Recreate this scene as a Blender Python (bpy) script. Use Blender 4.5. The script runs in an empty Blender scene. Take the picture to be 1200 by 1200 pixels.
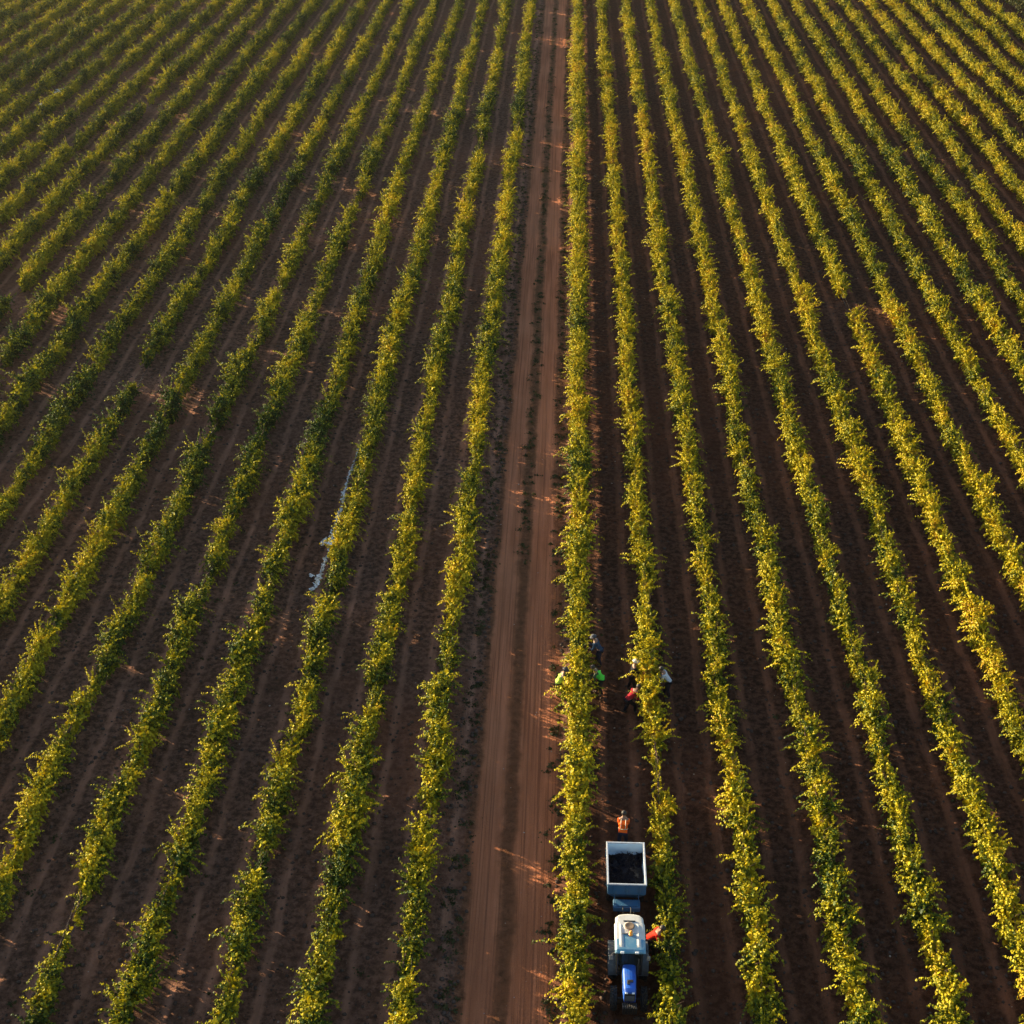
import bpy, bmesh, math, random
import numpy as np
from mathutils import Vector, Matrix, Euler

# ------------------------------------------------------------------ camera, light, exposure
S = bpy.context.scene
C = S.collection
R = math.radians

CAM = Vector((-0.22, 0.0, 39.0))
cam_data = bpy.data.cameras.new("camera")
cam_data.sensor_width = 36.0
cam_data.lens = 36.0 * 1755.0 / 1200.0
cam_data.clip_start = 0.5
cam_data.clip_end = 2500.0
cam = bpy.data.objects.new("camera", cam_data)
cam.location = CAM
cam.rotation_euler = (R(60.0), 0.0, R(2.12))
C.objects.link(cam)
S.camera = cam

SUN_EL = R(11.5)
SUN_AZ = R(-62.0)          # measured from +Y, negative is towards -X (front left)
world = bpy.data.worlds.new("World")
S.world = world
world.use_nodes = True
wn = world.node_tree
sky = wn.nodes.new('ShaderNodeTexSky')
sky.sky_type = 'NISHITA'
sky.sun_disc = False
sky.sun_elevation = SUN_EL
sky.sun_rotation = SUN_AZ
wn.links.new(sky.outputs[0], wn.nodes['Background'].inputs[0])
wn.nodes['Background'].inputs[1].default_value = 0.08

sd = bpy.data.lights.new("sun", 'SUN')
sd.energy = 5.0
sd.angle = R(0.5)
sd.color = (1.0, 0.81, 0.50)
sun = bpy.data.objects.new("sun", sd)
tosun = Vector((math.sin(SUN_AZ) * math.cos(SUN_EL), math.cos(SUN_AZ) * math.cos(SUN_EL), math.sin(SUN_EL)))
sun.rotation_euler = tosun.to_track_quat('Z', 'Y').to_euler()
sun.location = (-40, 100, 60)
C.objects.link(sun)

S.view_settings.view_transform = 'Standard'
S.view_settings.look = 'None'
S.view_settings.gamma = 1.0
S.view_settings.exposure = 1.82

# ------------------------------------------------------------------ helpers
def tag(o, label=None, cat=None, group=None, kind=None):
    if label: o['label'] = label
    if cat: o['category'] = cat
    if group: o['group'] = group
    if kind: o['kind'] = kind
    return o

def empty(name, loc=(0, 0, 0), rz=0.0):
    o = bpy.data.objects.new(name, None)
    C.objects.link(o)
    o.location = loc
    o.rotation_euler = (0, 0, rz)
    o.empty_display_size = 0.3
    return o

def link_mesh(name, me, parent=None, loc=None):
    o = bpy.data.objects.new(name, me)
    C.objects.link(o)
    if parent: o.parent = parent
    if loc: o.location = loc
    return o

def smooth(me, ang=None):
    me.polygons.foreach_set('use_smooth', [True] * len(me.polygons))

class MB:
    """collects shapes into one mesh"""
    def __init__(s): s.bm = bmesh.new()
    def _ins(s, geo, M):
        bmesh.ops.transform(s.bm, matrix=M, verts=geo)
    def box(s, c, size, rot=(0, 0, 0), bev=0.0, seg=2, taper=None):
        r = bmesh.ops.create_cube(s.bm, size=1.0)
        vs = r['verts']
        for v in vs:
            t = 1.0
            if taper and v.co.z > 0: v.co.x *= taper[0]; v.co.y *= taper[1]
            v.co = Vector((v.co.x * size[0], v.co.y * size[1], v.co.z * size[2]))
        if bev > 0:
            es = list({e for v in vs for e in v.link_edges})
            rr = bmesh.ops.bevel(s.bm, geom=es, offset=bev, segments=seg, affect='EDGES', profile=0.5)
            vs = list({v for f in rr['faces'] for v in f.verts} | {v for v in vs if v.is_valid})
        M = Matrix.Translation(c) @ Euler(rot).to_matrix().to_4x4()
        bmesh.ops.transform(s.bm, matrix=M, verts=vs)
        return s
    def tube(s, pts, radii, n=8, cap=True):
        pts = [Vector(p) for p in pts]
        if not hasattr(radii, '__len__'): radii = [radii] * len(pts)
        rings = []
        up = None
        for i, p in enumerate(pts):
            d = (pts[min(i + 1, len(pts) - 1)] - pts[max(i - 1, 0)])
            if d.length < 1e-9: d = Vector((0, 0, 1))
            d.normalize()
            if up is None:
                up = Vector((0, 0, 1)) if abs(d.z) < 0.9 else Vector((1, 0, 0))
            a = d.cross(up)
            if a.length < 1e-4: a = d.cross(Vector((0, 1, 0)))
            a.normalize(); b = d.cross(a).normalized(); up = -b if False else up
            rings.append([s.bm.verts.new(p + (a * math.cos(t) + b * math.sin(t)) * radii[i])
                          for t in [2 * math.pi * k / n for k in range(n)]])
        for i in range(len(rings) - 1):
            for k in range(n):
                s.bm.faces.new((rings[i][k], rings[i][(k + 1) % n], rings[i + 1][(k + 1) % n], rings[i + 1][k]))
        if cap:
            s.bm.faces.new(rings[0][::-1]); s.bm.faces.new(rings[-1])
        return s
    def lathe(s, prof, c, axis='X', n=28):
        """prof: list of (along, radius); closed ends by radius 0 ok"""
        rings = []
        for (h, r) in prof:
            ring = []
            for k in range(n):
                t = 2 * math.pi * k / n
                if axis == 'X': v = Vector((h, r * math.cos(t), r * math.sin(t)))
                elif axis == 'Z': v = Vector((r * math.cos(t), r * math.sin(t), h))
                else: v = Vector((r * math.cos(t), h, r * math.sin(t)))
                ring.append(s.bm.verts.new(v + Vector(c)))
            rings.append(ring)
        for i in range(len(rings) - 1):
            for k in range(n):
                s.bm.faces.new((rings[i][k], rings[i][(k + 1) % n], rings[i + 1][(k + 1) % n], rings[i + 1][k]))
        return s
    def ball(s, c, r, sc=(1, 1, 1), sub=2, rot=(0, 0, 0)):
        rr = bmesh.ops.create_icosphere(s.bm, subdivisions=sub, radius=r)
        M = Matrix.Translation(c) @ Euler(rot).to_matrix().to_4x4() @ Matrix.Diagonal((*sc, 1))
        bmesh.ops.transform(s.bm, matrix=M, verts=rr['verts'])
        return s
    def quad(s, a, b, c, d):
        s.bm.faces.new([s.bm.verts.new(Vector(p)) for p in (a, b, c, d)]); return s
    def prism(s, poly, x0, x1):
        """poly in (y,z), extruded along x"""
        A = [s.bm.verts.new((x0, p[0], p[1])) for p in poly]
        B = [s.bm.verts.new((x1, p[0], p[1])) for p in poly]
        n = len(poly)
        s.bm.faces.new(A[::-1]); s.bm.faces.new(B)
        for k in range(n): s.bm.faces.new((A[k], A[(k + 1) % n], B[(k + 1) % n], B[k]))
        return s
    def build(s, name, mat, parent=None, sm=False, loc=None):
        bmesh.ops.recalc_face_normals(s.bm, faces=s.bm.faces[:])
        me = bpy.data.meshes.new(name)
        s.bm.to_mesh(me); s.bm.free()
        me.materials.append(mat)
        if sm: smooth(me)
        return link_mesh(name, me, parent, loc)

# ------------------------------------------------------------------ materials
def new_mat(name):
    m = bpy.data.materials.new(name); m.use_nodes = True
    nt = m.node_tree; nt.nodes.clear()
    out = nt.nodes.new('ShaderNodeOutputMaterial')
    return m, nt, out

def N(nt, typ, **kw):
    n = nt.nodes.new(typ)
    for k, v in kw.items(): setattr(n, k, v)
    return n

def simple(name, col, rough=0.5, metal=0.0, dirt=0.25, scale=6.0, dirtcol=(0.10, 0.06, 0.04), coat=0.0, bump=0.0, spec=0.5):
    m, nt, out = new_mat(name)
    p = N(nt, 'ShaderNodeBsdfPrincipled')
    tc = N(nt, 'ShaderNodeTexCoord')
    no = N(nt, 'ShaderNodeTexNoise'); no.inputs['Scale'].default_value = scale; no.inputs['Detail'].default_value = 6
    nt.links.new(tc.outputs['Object'], no.inputs['Vector'])
    rp = N(nt, 'ShaderNodeValToRGB')
    rp.color_ramp.elements[0].position = 0.42; rp.color_ramp.elements[1].position = 0.72
    rp.color_ramp.elements[0].color = (*col, 1)
    dc = tuple(c * (1 - dirt) + d * dirt for c, d in zip(col, dirtcol))
    rp.color_ramp.elements[1].color = (*dc, 1)
    nt.links.new(no.outputs[0], rp.inputs[0]); nt.links.new(rp.outputs[0], p.inputs['Base Color'])
    mr = N(nt, 'ShaderNodeMapRange'); mr.inputs['To Min'].default_value = rough * 0.85; mr.inputs['To Max'].default_value = min(1, rough * 1.25)
    nt.links.new(no.outputs[0], mr.inputs[0]); nt.links.new(mr.outputs[0], p.inputs['Roughness'])
    p.inputs['Metallic'].default_value = metal
    p.inputs['Coat Weight'].default_value = coat
    p.inputs['Specular IOR Level'].default_value = spec
    if bump > 0:
        b = N(nt, 'ShaderNodeBump'); b.inputs['Strength'].default_value = bump; b.inputs['Distance'].default_value = 0.01
        n2 = N(nt, 'ShaderNodeTexNoise'); n2.inputs['Scale'].default_value = scale * 8
        nt.links.new(tc.outputs['Object'], n2.inputs['Vector'])
        nt.links.new(n2.outputs[0], b.inputs['Height']); nt.links.new(b.outputs[0], p.inputs['Normal'])
    nt.links.new(p.outputs[0], out.inputs[0])
    return m

def leaf_material(name, cols, tint=1.0, transl=0.45):
    m, nt, out = new_mat(name)
    L = nt.links.new
    geo = N(nt, 'ShaderNodeNewGeometry'); oi = N(nt, 'ShaderNodeObjectInfo')
    # patches of colour in the vineyard (world position)
    n1 = N(nt, 'ShaderNodeTexNoise'); n1.inputs['Scale'].default_value = 0.9; n1.inputs['Detail'].default_value = 3
    L(geo.outputs['Position'], n1.inputs['Vector'])
    n2 = N(nt, 'ShaderNodeTexNoise'); n2.inputs['Scale'].default_value = 0.06; n2.inputs['Detail'].default_value = 2
    L(geo.outputs['Position'], n2.inputs['Vector'])
    def mth(op, a, b):
        x = N(nt, 'ShaderNodeMath', operation=op)
        for i, v in enumerate((a, b)):
            if isinstance(v, (int, float)): x.inputs[i].default_value = v
            else: L(v, x.inputs[i])
        return x.outputs[0]
    a = mth('MULTIPLY', geo.outputs['Random Per Island'], 0.42)
    b = mth('MULTIPLY', mth('SUBTRACT', oi.outputs['Random'], 0.2), 0.20)
    c = mth('MULTIPLY', mth('SUBTRACT', n1.outputs[0], 0.5), 1.15)
    d = mth('MULTIPLY', mth('SUBTRACT', n2.outputs[0], 0.5), 0.9)
    v = mth('ADD', mth('ADD', a, b), mth('ADD', c, d))
    v = mth('ADD', v, 0.20)
    sx = N(nt, 'ShaderNodeSeparateXYZ'); L(geo.outputs['Position'], sx.inputs[0])
    blk = N(nt, 'ShaderNodeMapRange'); L(sx.outputs[0], blk.inputs[0])
    for i_, q_ in zip((1, 2, 3, 4), (-16.0, 2.0, -0.12, 0.04)): blk.inputs[i_].default_value = q_
    v = mth('ADD', v, blk.outputs[0])
    rp = N(nt, 'ShaderNodeValToRGB')
    e = rp.color_ramp.elements
    e[0].position = cols[0][0]; e[0].color = (*cols[0][1], 1)
    e[1].position = cols[-1][0]; e[1].color = (*cols[-1][1], 1)
    for pos, co in cols[1:-1]:
        x = e.new(pos); x.color = (*co, 1)
    L(v, rp.inputs[0])
    diff = N(nt, 'ShaderNodeBsdfDiffuse'); tr = N(nt, 'ShaderNodeBsdfTranslucent'); gl = N(nt, 'ShaderNodeBsdfGlossy')
    gl.inputs['Roughness'].default_value = 0.5
    gl.inputs['Color'].default_value = (1, 1, 1, 1)
    mul = N(nt, 'ShaderNodeMix', data_type='RGBA', blend_type='MULTIPLY'); mul.inputs[0].default_value = 1.0
    mul.inputs[7].default_value = (1.25, 1.12, 0.35, 1)
    L(rp.outputs[0], mul.inputs[6])
    L(rp.outputs[0], diff.inputs['Color']); L(mul.outputs[2], tr.inputs['Color'])
    m1 = N(nt, 'ShaderNodeMixShader'); m1.inputs[0].default_value = transl
    L(diff.outputs[0], m1.inputs[1]); L(tr.outputs[0], m1.inputs[2])
    m2 = N(nt, 'ShaderNodeMixShader'); m2.inputs[0].default_value = 0.012
    L(m1.outputs[0], m2.inputs[1]); L(gl.outputs[0], m2.inputs[2])
    L(m2.outputs[0], out.inputs[0])
    return m

M_leaf = leaf_material('vine_leaf', [
    (0.06, (0.014, 0.036, 0.006)),
    (0.24, (0.042, 0.074, 0.008)),
    (0.40, (0.225, 0.215, 0.007)),
    (0.70, (0.460, 0.365, 0.009)),
    (0.97, (0.340, 0.160, 0.012)),
    (1.05, (0.150, 0.060, 0.015))], transl=0.13)
M_weed = leaf_material('weed_leaf', [
    (0.1, (0.030, 0.035, 0.012)), (0.5, (0.055, 0.060, 0.018)), (1.0, (0.13, 0.10, 0.04))], transl=0.25)
M_bark = simple('vine_bark', (0.085, 0.055, 0.038), 0.95, scale=30, dirt=0.6, dirtcol=(0.03, 0.02, 0.015), bump=0.6, spec=0.1)
M_wire = simple('rusty_wire', (0.04, 0.03, 0.025), 0.9)
M_hose = simple('black_hose', (0.03, 0.03, 0.03), 0.7)

def soil_material():
    m, nt, out = new_mat('soil')
    L = nt.links.new
    tc = N(nt, 'ShaderNodeTexCoord')
    sep = N(nt, 'ShaderNodeSeparateXYZ'); L(tc.outputs['Object'], sep.inputs[0])
    def mth(op, a, b=0.0, c=0.0, clamp=False):
        x = N(nt, 'ShaderNodeMath', operation=op); x.use_clamp = clamp
        for i, v in enumerate((a, b, c)):
            if i >= len(x.inputs): break
            if isinstance(v, (int, float)): x.inputs[i].default_value = v
            else: L(v, x.inputs[i])
        return x.outputs[0]
    def noise(scale, detail=6, vec=None, sx=1, sy=1, rough=0.6, off=0):
        mp = N(nt, 'ShaderNodeMapping'); mp.inputs['Scale'].default_value = (sx, sy, 1); mp.inputs['Location'].default_value = (off, off, 0)
        L(vec or tc.outputs['Object'], mp.inputs[0])
        n = N(nt, 'ShaderNodeTexNoise'); n.inputs['Scale'].default_value = scale; n.inputs['Detail'].default_value = detail
        n.inputs['Roughness'].default_value = rough
        L(mp.outputs[0], n.inputs['Vector']); return n.outputs[0]
    def mapr(v, a, b, c=0.0, d=1.0):
        x = N(nt, 'ShaderNodeMapRange'); x.interpolation_type = 'SMOOTHSTEP'
        for i, q in zip((1, 2, 3, 4), (a, b, c, d)): x.inputs[i].default_value = q
        L(v, x.inputs[0]); return x.outputs[0]
    def mix(f, a, b, bl='MIX'):
        x = N(nt, 'ShaderNodeMix', data_type='RGBA', blend_type=bl)
        if isinstance(f, (int, float)): x.inputs[0].default_value = f
        else: L(f, x.inputs[0])
        for i, v in ((6, a), (7, b)):
            if isinstance(v, tuple): x.inputs[i].default_value = (*v, 1)
            else: L(v, x.inputs[i])
        return x.outputs[2]
    X = sep.outputs[0]
    wob = mth('MULTIPLY', mth('SUBTRACT', noise(0.22, 3), 0.5), 0.55)
    fine = mth('MULTIPLY', mth('SUBTRACT', noise(1.6, 4, off=7), 0.5), 0.35)
    Xw = mth('ADD', X, mth('ADD', wob, fine))
    def band(v, lo, hi, soft):
        return mth('MULTIPLY', mapr(v, lo - soft, lo + soft), mth('SUBTRACT', 1.0, mapr(v, hi - soft, hi + soft)))
    big = noise(0.035, 4, off=3)
    midn = noise(0.5, 6, off=11)
    clod = noise(3.5, 8, rough=0.7)
    streak = noise(1.0, 5, sx=3.0, sy=0.12, off=5)
    # base field soil
    base = mix(mapr(clod, 0.38, 0.62), (0.040, 0.026, 0.021), (0.125, 0.080, 0.064))
    base = mix(mapr(noise(9.0, 6, rough=0.75, off=41), 0.56, 0.68, 0, 0.75), base, (0.022, 0.016, 0.013))
    base = mix(mapr(noise(5.0, 5, rough=0.7, off=43), 0.60, 0.74, 0, 0.6), base, (0.20, 0.14, 0.115))
    base = mix(mth('MULTIPLY', mapr(big, 0.42, 0.62), 0.55), base, (0.125, 0.064, 0.046))
    base = mix(mapr(midn, 0.55, 0.8, 0, 0.7), base, (0.030, 0.022, 0.016))
    # wheel strips between the vine rows
    fr = mth('MODULO', mth('ADD', mth('SUBTRACT', Xw, 0.75), 300.0), 3.0)
    frl = mth('MODULO', mth('ADD', mth('SUBTRACT', Xw, -4.9), 300.0), 3.0)
    isR = mth('GREATER_THAN', X, -2.0)
    frx = mth('ADD', mth('MULTIPLY', fr, isR), mth('MULTIPLY', frl, mth('SUBTRACT', 1.0, isR)))
    tr = mth('ADD', band(frx, 0.80, 1.10, 0.10), band(frx, 2.0, 2.35, 0.10), clamp=True)
    inroad = band(Xw, -3.5, 0.05, 0.15)
    tr = mth('MULTIPLY', tr, mth('SUBTRACT', 1.0, inroad))
    trackc = mix(mapr(streak, 0.3, 0.7), (0.145, 0.086, 0.064), (0.235, 0.140, 0.106))
    col = mix(mth('MULTIPLY', tr, mapr(noise(0.8, 4, off=2), 0.3, 0.6, 0.25, 0.85)), base, trackc)
    # dirt road: two packed tracks, darker weedy middle; the tracks merge near the tractor end
    Y = sep.outputs[1]
    near = mapr(Y, 40.0, 85.0, 1.0, 0.0)
    midband = band(Xw, -2.30, -1.62, 0.16)
    side1 = band(Xw, -3.22, -2.15, 0.14)
    side2 = band(Xw, -1.70, mth('ADD', -0.62, 0.0) if False else -0.62, 0.14)
    side3 = mth('MULTIPLY', band(Xw, -0.75, -0.12, 0.14), near)
    roadm = mth('ADD', mth('ADD', side1, side2), side3, clamp=True)
    roadc = mix(mapr(streak, 0.25, 0.75), (0.118, 0.061, 0.042), (0.188, 0.103, 0.074))
    lines = noise(1.0, 4, sx=11.0, sy=0.05, off=61)
    roadc = mix(mapr(lines, 0.50, 0.60, 0, 0.70), roadc, (0.072, 0.040, 0.030))
    roadc = mix(mapr(noise(6.0, 5, rough=0.75, off=63), 0.60, 0.72, 0, 0.45), roadc, (0.075, 0.044, 0.034))
    roadc = mix(mapr(noise(0.16, 3, sy=0.5, off=65), 0.45, 0.65, 0, 0.35), roadc, (0.215, 0.128, 0.094))
    roadc = mix(mapr(noise(0.35, 5, sy=0.4, off=21), 0.5, 0.75, 0, 0.45), roadc, (0.085, 0.046, 0.034))
    edgec = mix(mapr(clod, 0.35, 0.65), (0.040, 0.026, 0.019), (0.100, 0.062, 0.048))
    col = mix(inroad, col, edgec)
    col = mix(roadm, col, roadc)
    midc = mix(near, (0.050, 0.036, 0.024), (0.075, 0.043, 0.030))
    col = mix(mth('MULTIPLY', midband, mapr(noise(1.2, 4, sy=0.5, off=31), 0.35, 0.65, 0.15, 0.75)), col, midc)
    # damp soil round the torn plastic
    p = N(nt, 'ShaderNodeBsdfPrincipled')
    p.inputs['Roughness'].default_value = 0.95
    p.inputs['Specular IOR Level'].default_value = 0.05
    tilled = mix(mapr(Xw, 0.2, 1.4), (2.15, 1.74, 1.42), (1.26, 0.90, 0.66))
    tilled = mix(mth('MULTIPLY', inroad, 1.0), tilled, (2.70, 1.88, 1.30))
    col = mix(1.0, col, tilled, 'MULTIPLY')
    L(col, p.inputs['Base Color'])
    # relief
    h1 = mth('MULTIPLY', clod, mth('SUBTRACT', 1.0, mth('MULTIPLY', mth('ADD', roadm, mth('MULTIPLY', tr, 0.6), clamp=True), 0.85)))
    h2 = mth('MULTIPLY', noise(14, 5), 0.25)
    h3 = mth('MULTIPLY', mth('MULTIPLY', streak, mth('ADD', roadm, tr, clamp=True)), 0.55)
    vo = N(nt, 'ShaderNodeTexVoronoi'); vo.inputs['Scale'].default_value = 3.2; L(tc.outputs['Object'], vo.inputs['Vector'])
    h4 = mth('MULTIPLY', mth('SUBTRACT', 0.5, vo.outputs['Distance']), mth('MULTIPLY', mth('SUBTRACT', 1.0, roadm), 0.35))
    hh = mth('ADD', mth('ADD', h1, h2), mth('ADD', h3, h4))
    bp = N(nt, 'ShaderNodeBump'); bp.inputs['Strength'].default_value = 1.0; bp.inputs['Distance'].default_value = 0.24
    L(hh, bp.inputs['Height']); L(bp.outputs[0], p.inputs['Normal'])
    L(p.outputs[0], out.inputs[0])
    return m
M_soil = soil_material()

# ------------------------------------------------------------------ ground and road
rng = np.random.default_rng(7)
def vnoise(x, y, s, seed):
    """smooth value noise"""
    g = np.random.default_rng(seed).random((256, 256))
    xs = x / s + 1000.0; ys = y / s + 1000.0
    xi = np.floor(xs).astype(int); yi = np.floor(ys).astype(int)
    fx = xs - xi; fy = ys - yi
    fx = fx * fx * (3 - 2 * fx); fy = fy * fy * (3 - 2 * fy)
    a = g[xi % 256, yi % 256]; b = g[(xi + 1) % 256, yi % 256]
    c = g[xi % 256, (yi + 1) % 256]; d = g[(xi + 1) % 256, (yi + 1) % 256]
    return (a * (1 - fx) + b * fx) * (1 - fy) + (c * (1 - fx) + d * fx) * fy - 0.5

ROW_X = [0.75 + 3.0 * k for k in range(0, 24)] + [-4.9 - 3.0 * k for k in range(0, 26)]
def height(x, y):
    x = np.asarray(x, float); y = np.asarray(y, float)
    inR = (x > -4.0) & (x < -0.2)
    ph = np.where(x > -2.0, (x - 0.75) % 3.0, (x + 4.9) % 3.0)
    d = np.minimum(ph, 3.0 - ph)
    hill = 0.09 * np.exp(-(d / 0.45) ** 2)
    rut = -0.035 * (np.exp(-((ph - 0.95) / 0.16) ** 2) + np.exp(-((ph - 2.15) / 0.16) ** 2))
    rr = -0.05 * (np.exp(-((x + 2.75) / 0.35) ** 2) + np.exp(-((x + 1.1) / 0.35) ** 2))
    h = np.where(inR, rr, hill + rut)
    amp = np.where(inR, 0.35, 1.0)
    h = h + amp * (0.10 * vnoise(x, y, 0.75, 3) + 0.07 * vnoise(x, y, 0.33, 4)) + 0.10 * vnoise(x, y, 4.0, 5)
    return h
def hz(x, y): return float(height(x, y))

def grid_mesh(name, xs, ys, z=None):
    XX, YY = np.meshgrid(xs, ys)
    ZZ = height(XX, YY) if z is None else np.full_like(XX, z)
    co = np.stack([XX, YY, ZZ], -1).reshape(-1, 3)
    nx, ny = len(xs), len(ys)
    i = np.arange((ny - 1) * (nx - 1)); r = i // (nx - 1); c = i % (nx - 1)
    a = r * nx + c
    f = np.stack([a, a + 1, a + nx + 1, a + nx], -1).reshape(-1)
    me = bpy.data.meshes.new(name)
    me.vertices.add(len(co)); me.vertices.foreach_set('co', co.ravel())
    me.loops.add(len(f)); me.loops.foreach_set('vertex_index', f.astype(np.int32))
    me.polygons.add(len(i)); me.polygons.foreach_set('loop_start', (np.arange(len(i)) * 4).astype(np.int32))
    me.polygons.foreach_set('use_smooth', np.ones(len(i), bool))
    me.update(calc_edges=True); me.validate()
    me.materials.append(M_soil)
    return me

def ax(*segs):
    v = []
    for a, b, s in segs: v += list(np.arange(a, b - 1e-6, s))
    return v
ysx = ax((-600, 20, 31.0), (20, 26, 1.0), (26, 75, 0.20), (75, 130, 0.35), (130, 215, 0.7), (215, 240, 2.5), (240, 1100, 43.0)) + [1100.0]
xl = ax((-700, -90, 30.5), (-90, -72, 2.0), (-72, -30, 0.5), (-30, -4.0, 0.20)) + [-4.0]
xr = ax((-0.2, 30, 0.20), (30, 60, 0.5), (60, 80, 2.0), (80, 700, 31.0)) + [700.0]
xm = list(np.linspace(-4.0, -0.2, 20))
# one ground object: the sheets either side of the road joined
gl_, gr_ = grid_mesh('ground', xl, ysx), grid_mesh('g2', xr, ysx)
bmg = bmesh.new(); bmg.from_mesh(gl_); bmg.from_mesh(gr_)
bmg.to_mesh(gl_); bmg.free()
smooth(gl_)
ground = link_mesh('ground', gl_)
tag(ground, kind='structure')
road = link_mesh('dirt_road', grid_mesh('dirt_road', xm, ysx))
tag(road, kind='structure')

# ------------------------------------------------------------------ haze: warm dust in the air
def haze():
    b = MB(); b.box((0, 250, 19.0), (1600, 1900, 43.0))
    m, nt, out = new_mat('haze_air')
    pv = N(nt, 'ShaderNodeVolumePrincipled')
    pv.inputs['Color'].default_value = (1.0, 0.93, 0.86, 1)
    pv.inputs['Density'].default_value = 0.00015
    pv.inputs['Anisotropy'].default_value = 0.86
    nt.links.new(pv.outputs[0], out.inputs['Volume'])
    o = b.build('haze', m); tag(o, kind='stuff', label='thin warm dust haze over the vineyard', cat='haze')
haze()

# ------------------------------------------------------------------ vines
def leaf_arrays(pts, nrm, size, r):
    """pts (n,3), nrm (n,3), size (n,) -> verts (n*6,3): a leaf folded along its midrib"""
    n = len(pts)
    t = r.normal(size=(n, 3)); t -= nrm * (t * nrm).sum(1)[:, None]; t /= np.linalg.norm(t, axis=1)[:, None]
    b = np.cross(nrm, t)
    s = size[:, None]
    fold = 0.22
    V = np.empty((n, 6, 3))
    V[:, 0] = pts - t * s * 0.50
    V[:, 1] = pts + b * s * 0.52 - t * s * 0.18 - nrm * s * fold
    V[:, 2] = pts + b * s * 0.36 + t * s * 0.34 - nrm * s * fold * 0.9
    V[:, 3] = pts + t * s * 0.60 - nrm * s * 0.10
    V[:, 4] = pts - b * s * 0.36 + t * s * 0.34 - nrm * s * fold * 0.9
    V[:, 5] = pts - b * s * 0.52 - t * s * 0.18 - nrm * s * fold
    return V.reshape(-1, 3)

def leaf_mesh(name, V, mat):
    n = len(V) // 6
    me = bpy.data.meshes.new(name)
    me.vertices.add(len(V)); me.vertices.foreach_set('co', V.ravel())
    base = (np.arange(n) * 6)[:, None]
    f = np.concatenate([base + np.array([0, 1, 2, 3]), base + np.array([0, 3, 4, 5])], 1).reshape(-1)
    me.loops.add(len(f)); me.loops.foreach_set('vertex_index', f.astype(np.int32))
    me.polygons.add(2 * n); me.polygons.foreach_set('loop_start', (np.arange(2 * n) * 4).astype(np.int32))
    me.update(calc_edges=True); me.validate()
    me.materials.append(mat)
    return me

def vine_foliage(seed, shoots=60, leaves=20, halflen=1.0, wide=1.0, tall=1.0, name='vine'):
    r = np.random.default_rng(seed)
    P, Nn, Sz = [], [], []
    # canes leave the cordon in tufts; each cane carries a dense sleeve of leaves, with dark gaps between canes
    nl = max(2, int(round(halflen * 4.0)))
    lumps = [(-halflen + (i + .5) * 2 * halflen / nl + r.normal(0, .08), r.normal(0, .13), r.uniform(.52, 1.24)) for i in range(nl)]
    for k in range(shoots):
        ly, lx, lh = lumps[r.integers(nl)]
        yb = np.clip(ly + r.normal(0, 0.11), -halflen * 1.05, halflen * 1.05)
        p = np.array([lx + r.normal(0, 0.05), yb, 0.70 + r.normal(0, 0.07)])
        az = r.choice([0, math.pi]) + r.normal(0, 0.65)
        c = r.random()
        stray = c > .93
        if c < .26: el, Ls, droop = r.uniform(-0.9, 0.0), r.uniform(.45, .75), 1.3
        elif stray: el, Ls, droop = r.uniform(0.5, 1.3), r.uniform(1.1, 1.5), .9
        else: el, Ls, droop = r.uniform(0.35, 1.5), r.uniform(.55, 1.10) * lh, 1.15
        d = np.array([math.cos(az) * math.cos(el), math.sin(az) * math.cos(el), math.sin(el)])
        step = Ls / leaves
        for i in range(leaves):
            d = d + np.array([0, 0, -1]) * step * droop + r.normal(0, 0.05, 3)
            d /= np.linalg.norm(d)
            p = p + d * step
            side = r.normal(0, 1, 3); side /= np.linalg.norm(side)
            t = i / leaves
            q = p + side * r.uniform(0.01, 0.085) * (1.15 - .5 * t)
            z = 0.35 + (q[2] - 0.35) * tall
            if z < 0.05: continue
            P.append((q[0] * wide, q[1], z))
            off = q - p
            nn = off * 5.0 + np.array([q[0] * 0.9, 0, 0.45]) + r.normal(0, 0.40, 3)
            Nn.append(nn / np.linalg.norm(nn))
            Sz.append(r.uniform(0.070, 0.132) * (1.0 - 0.35 * t))
    # older leaves packed round the cordon close the middle of the row
    for k in range(int(shoots * 7)):
        ly, lx, lh = lumps[r.integers(nl)]
        P.append((lx * .5 + r.normal(0, .13) * wide, ly + r.normal(0, .22), r.uniform(.20, 1.12 * (.6 + .4 * lh)) * tall))
        nn = r.normal(0, 1, 3); Nn.append(nn / np.linalg.norm(nn)); Sz.append(r.uniform(.12, .19))
    V = leaf_arrays(np.array(P), np.array(Nn), np.array(Sz), r)
    return leaf_mesh(name, V, M_leaf)

LEFT = [vine_foliage(150 + i, 98, 33, 1.02, 0.82, 1.08) for i in range(10)]
FULL = [vine_foliage(100 + i, 84, 33, 1.0, 0.74, 0.96) for i in range(12)]
WIDE = [vine_foliage(200 + i, 90, 33, 1.0, 0.84, 1.04) for i in range(6)]
EDGE = [vine_foliage(250 + i, 108, 33, 1.05, 0.80, 1.02) for i in range(8)]
THIN = [vine_foliage(300 + i, 40, 26, 0.85, 0.62, 0.88) for i in range(5)]
BUSH = [vine_foliage(400 + i, 46, 28, 0.55, 0.84, 1.04) for i in range(5)]
SPARSE = [vine_foliage(500 + i, 12, 16, 0.7, 0.5, 0.75) for i in range(4)]

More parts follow.
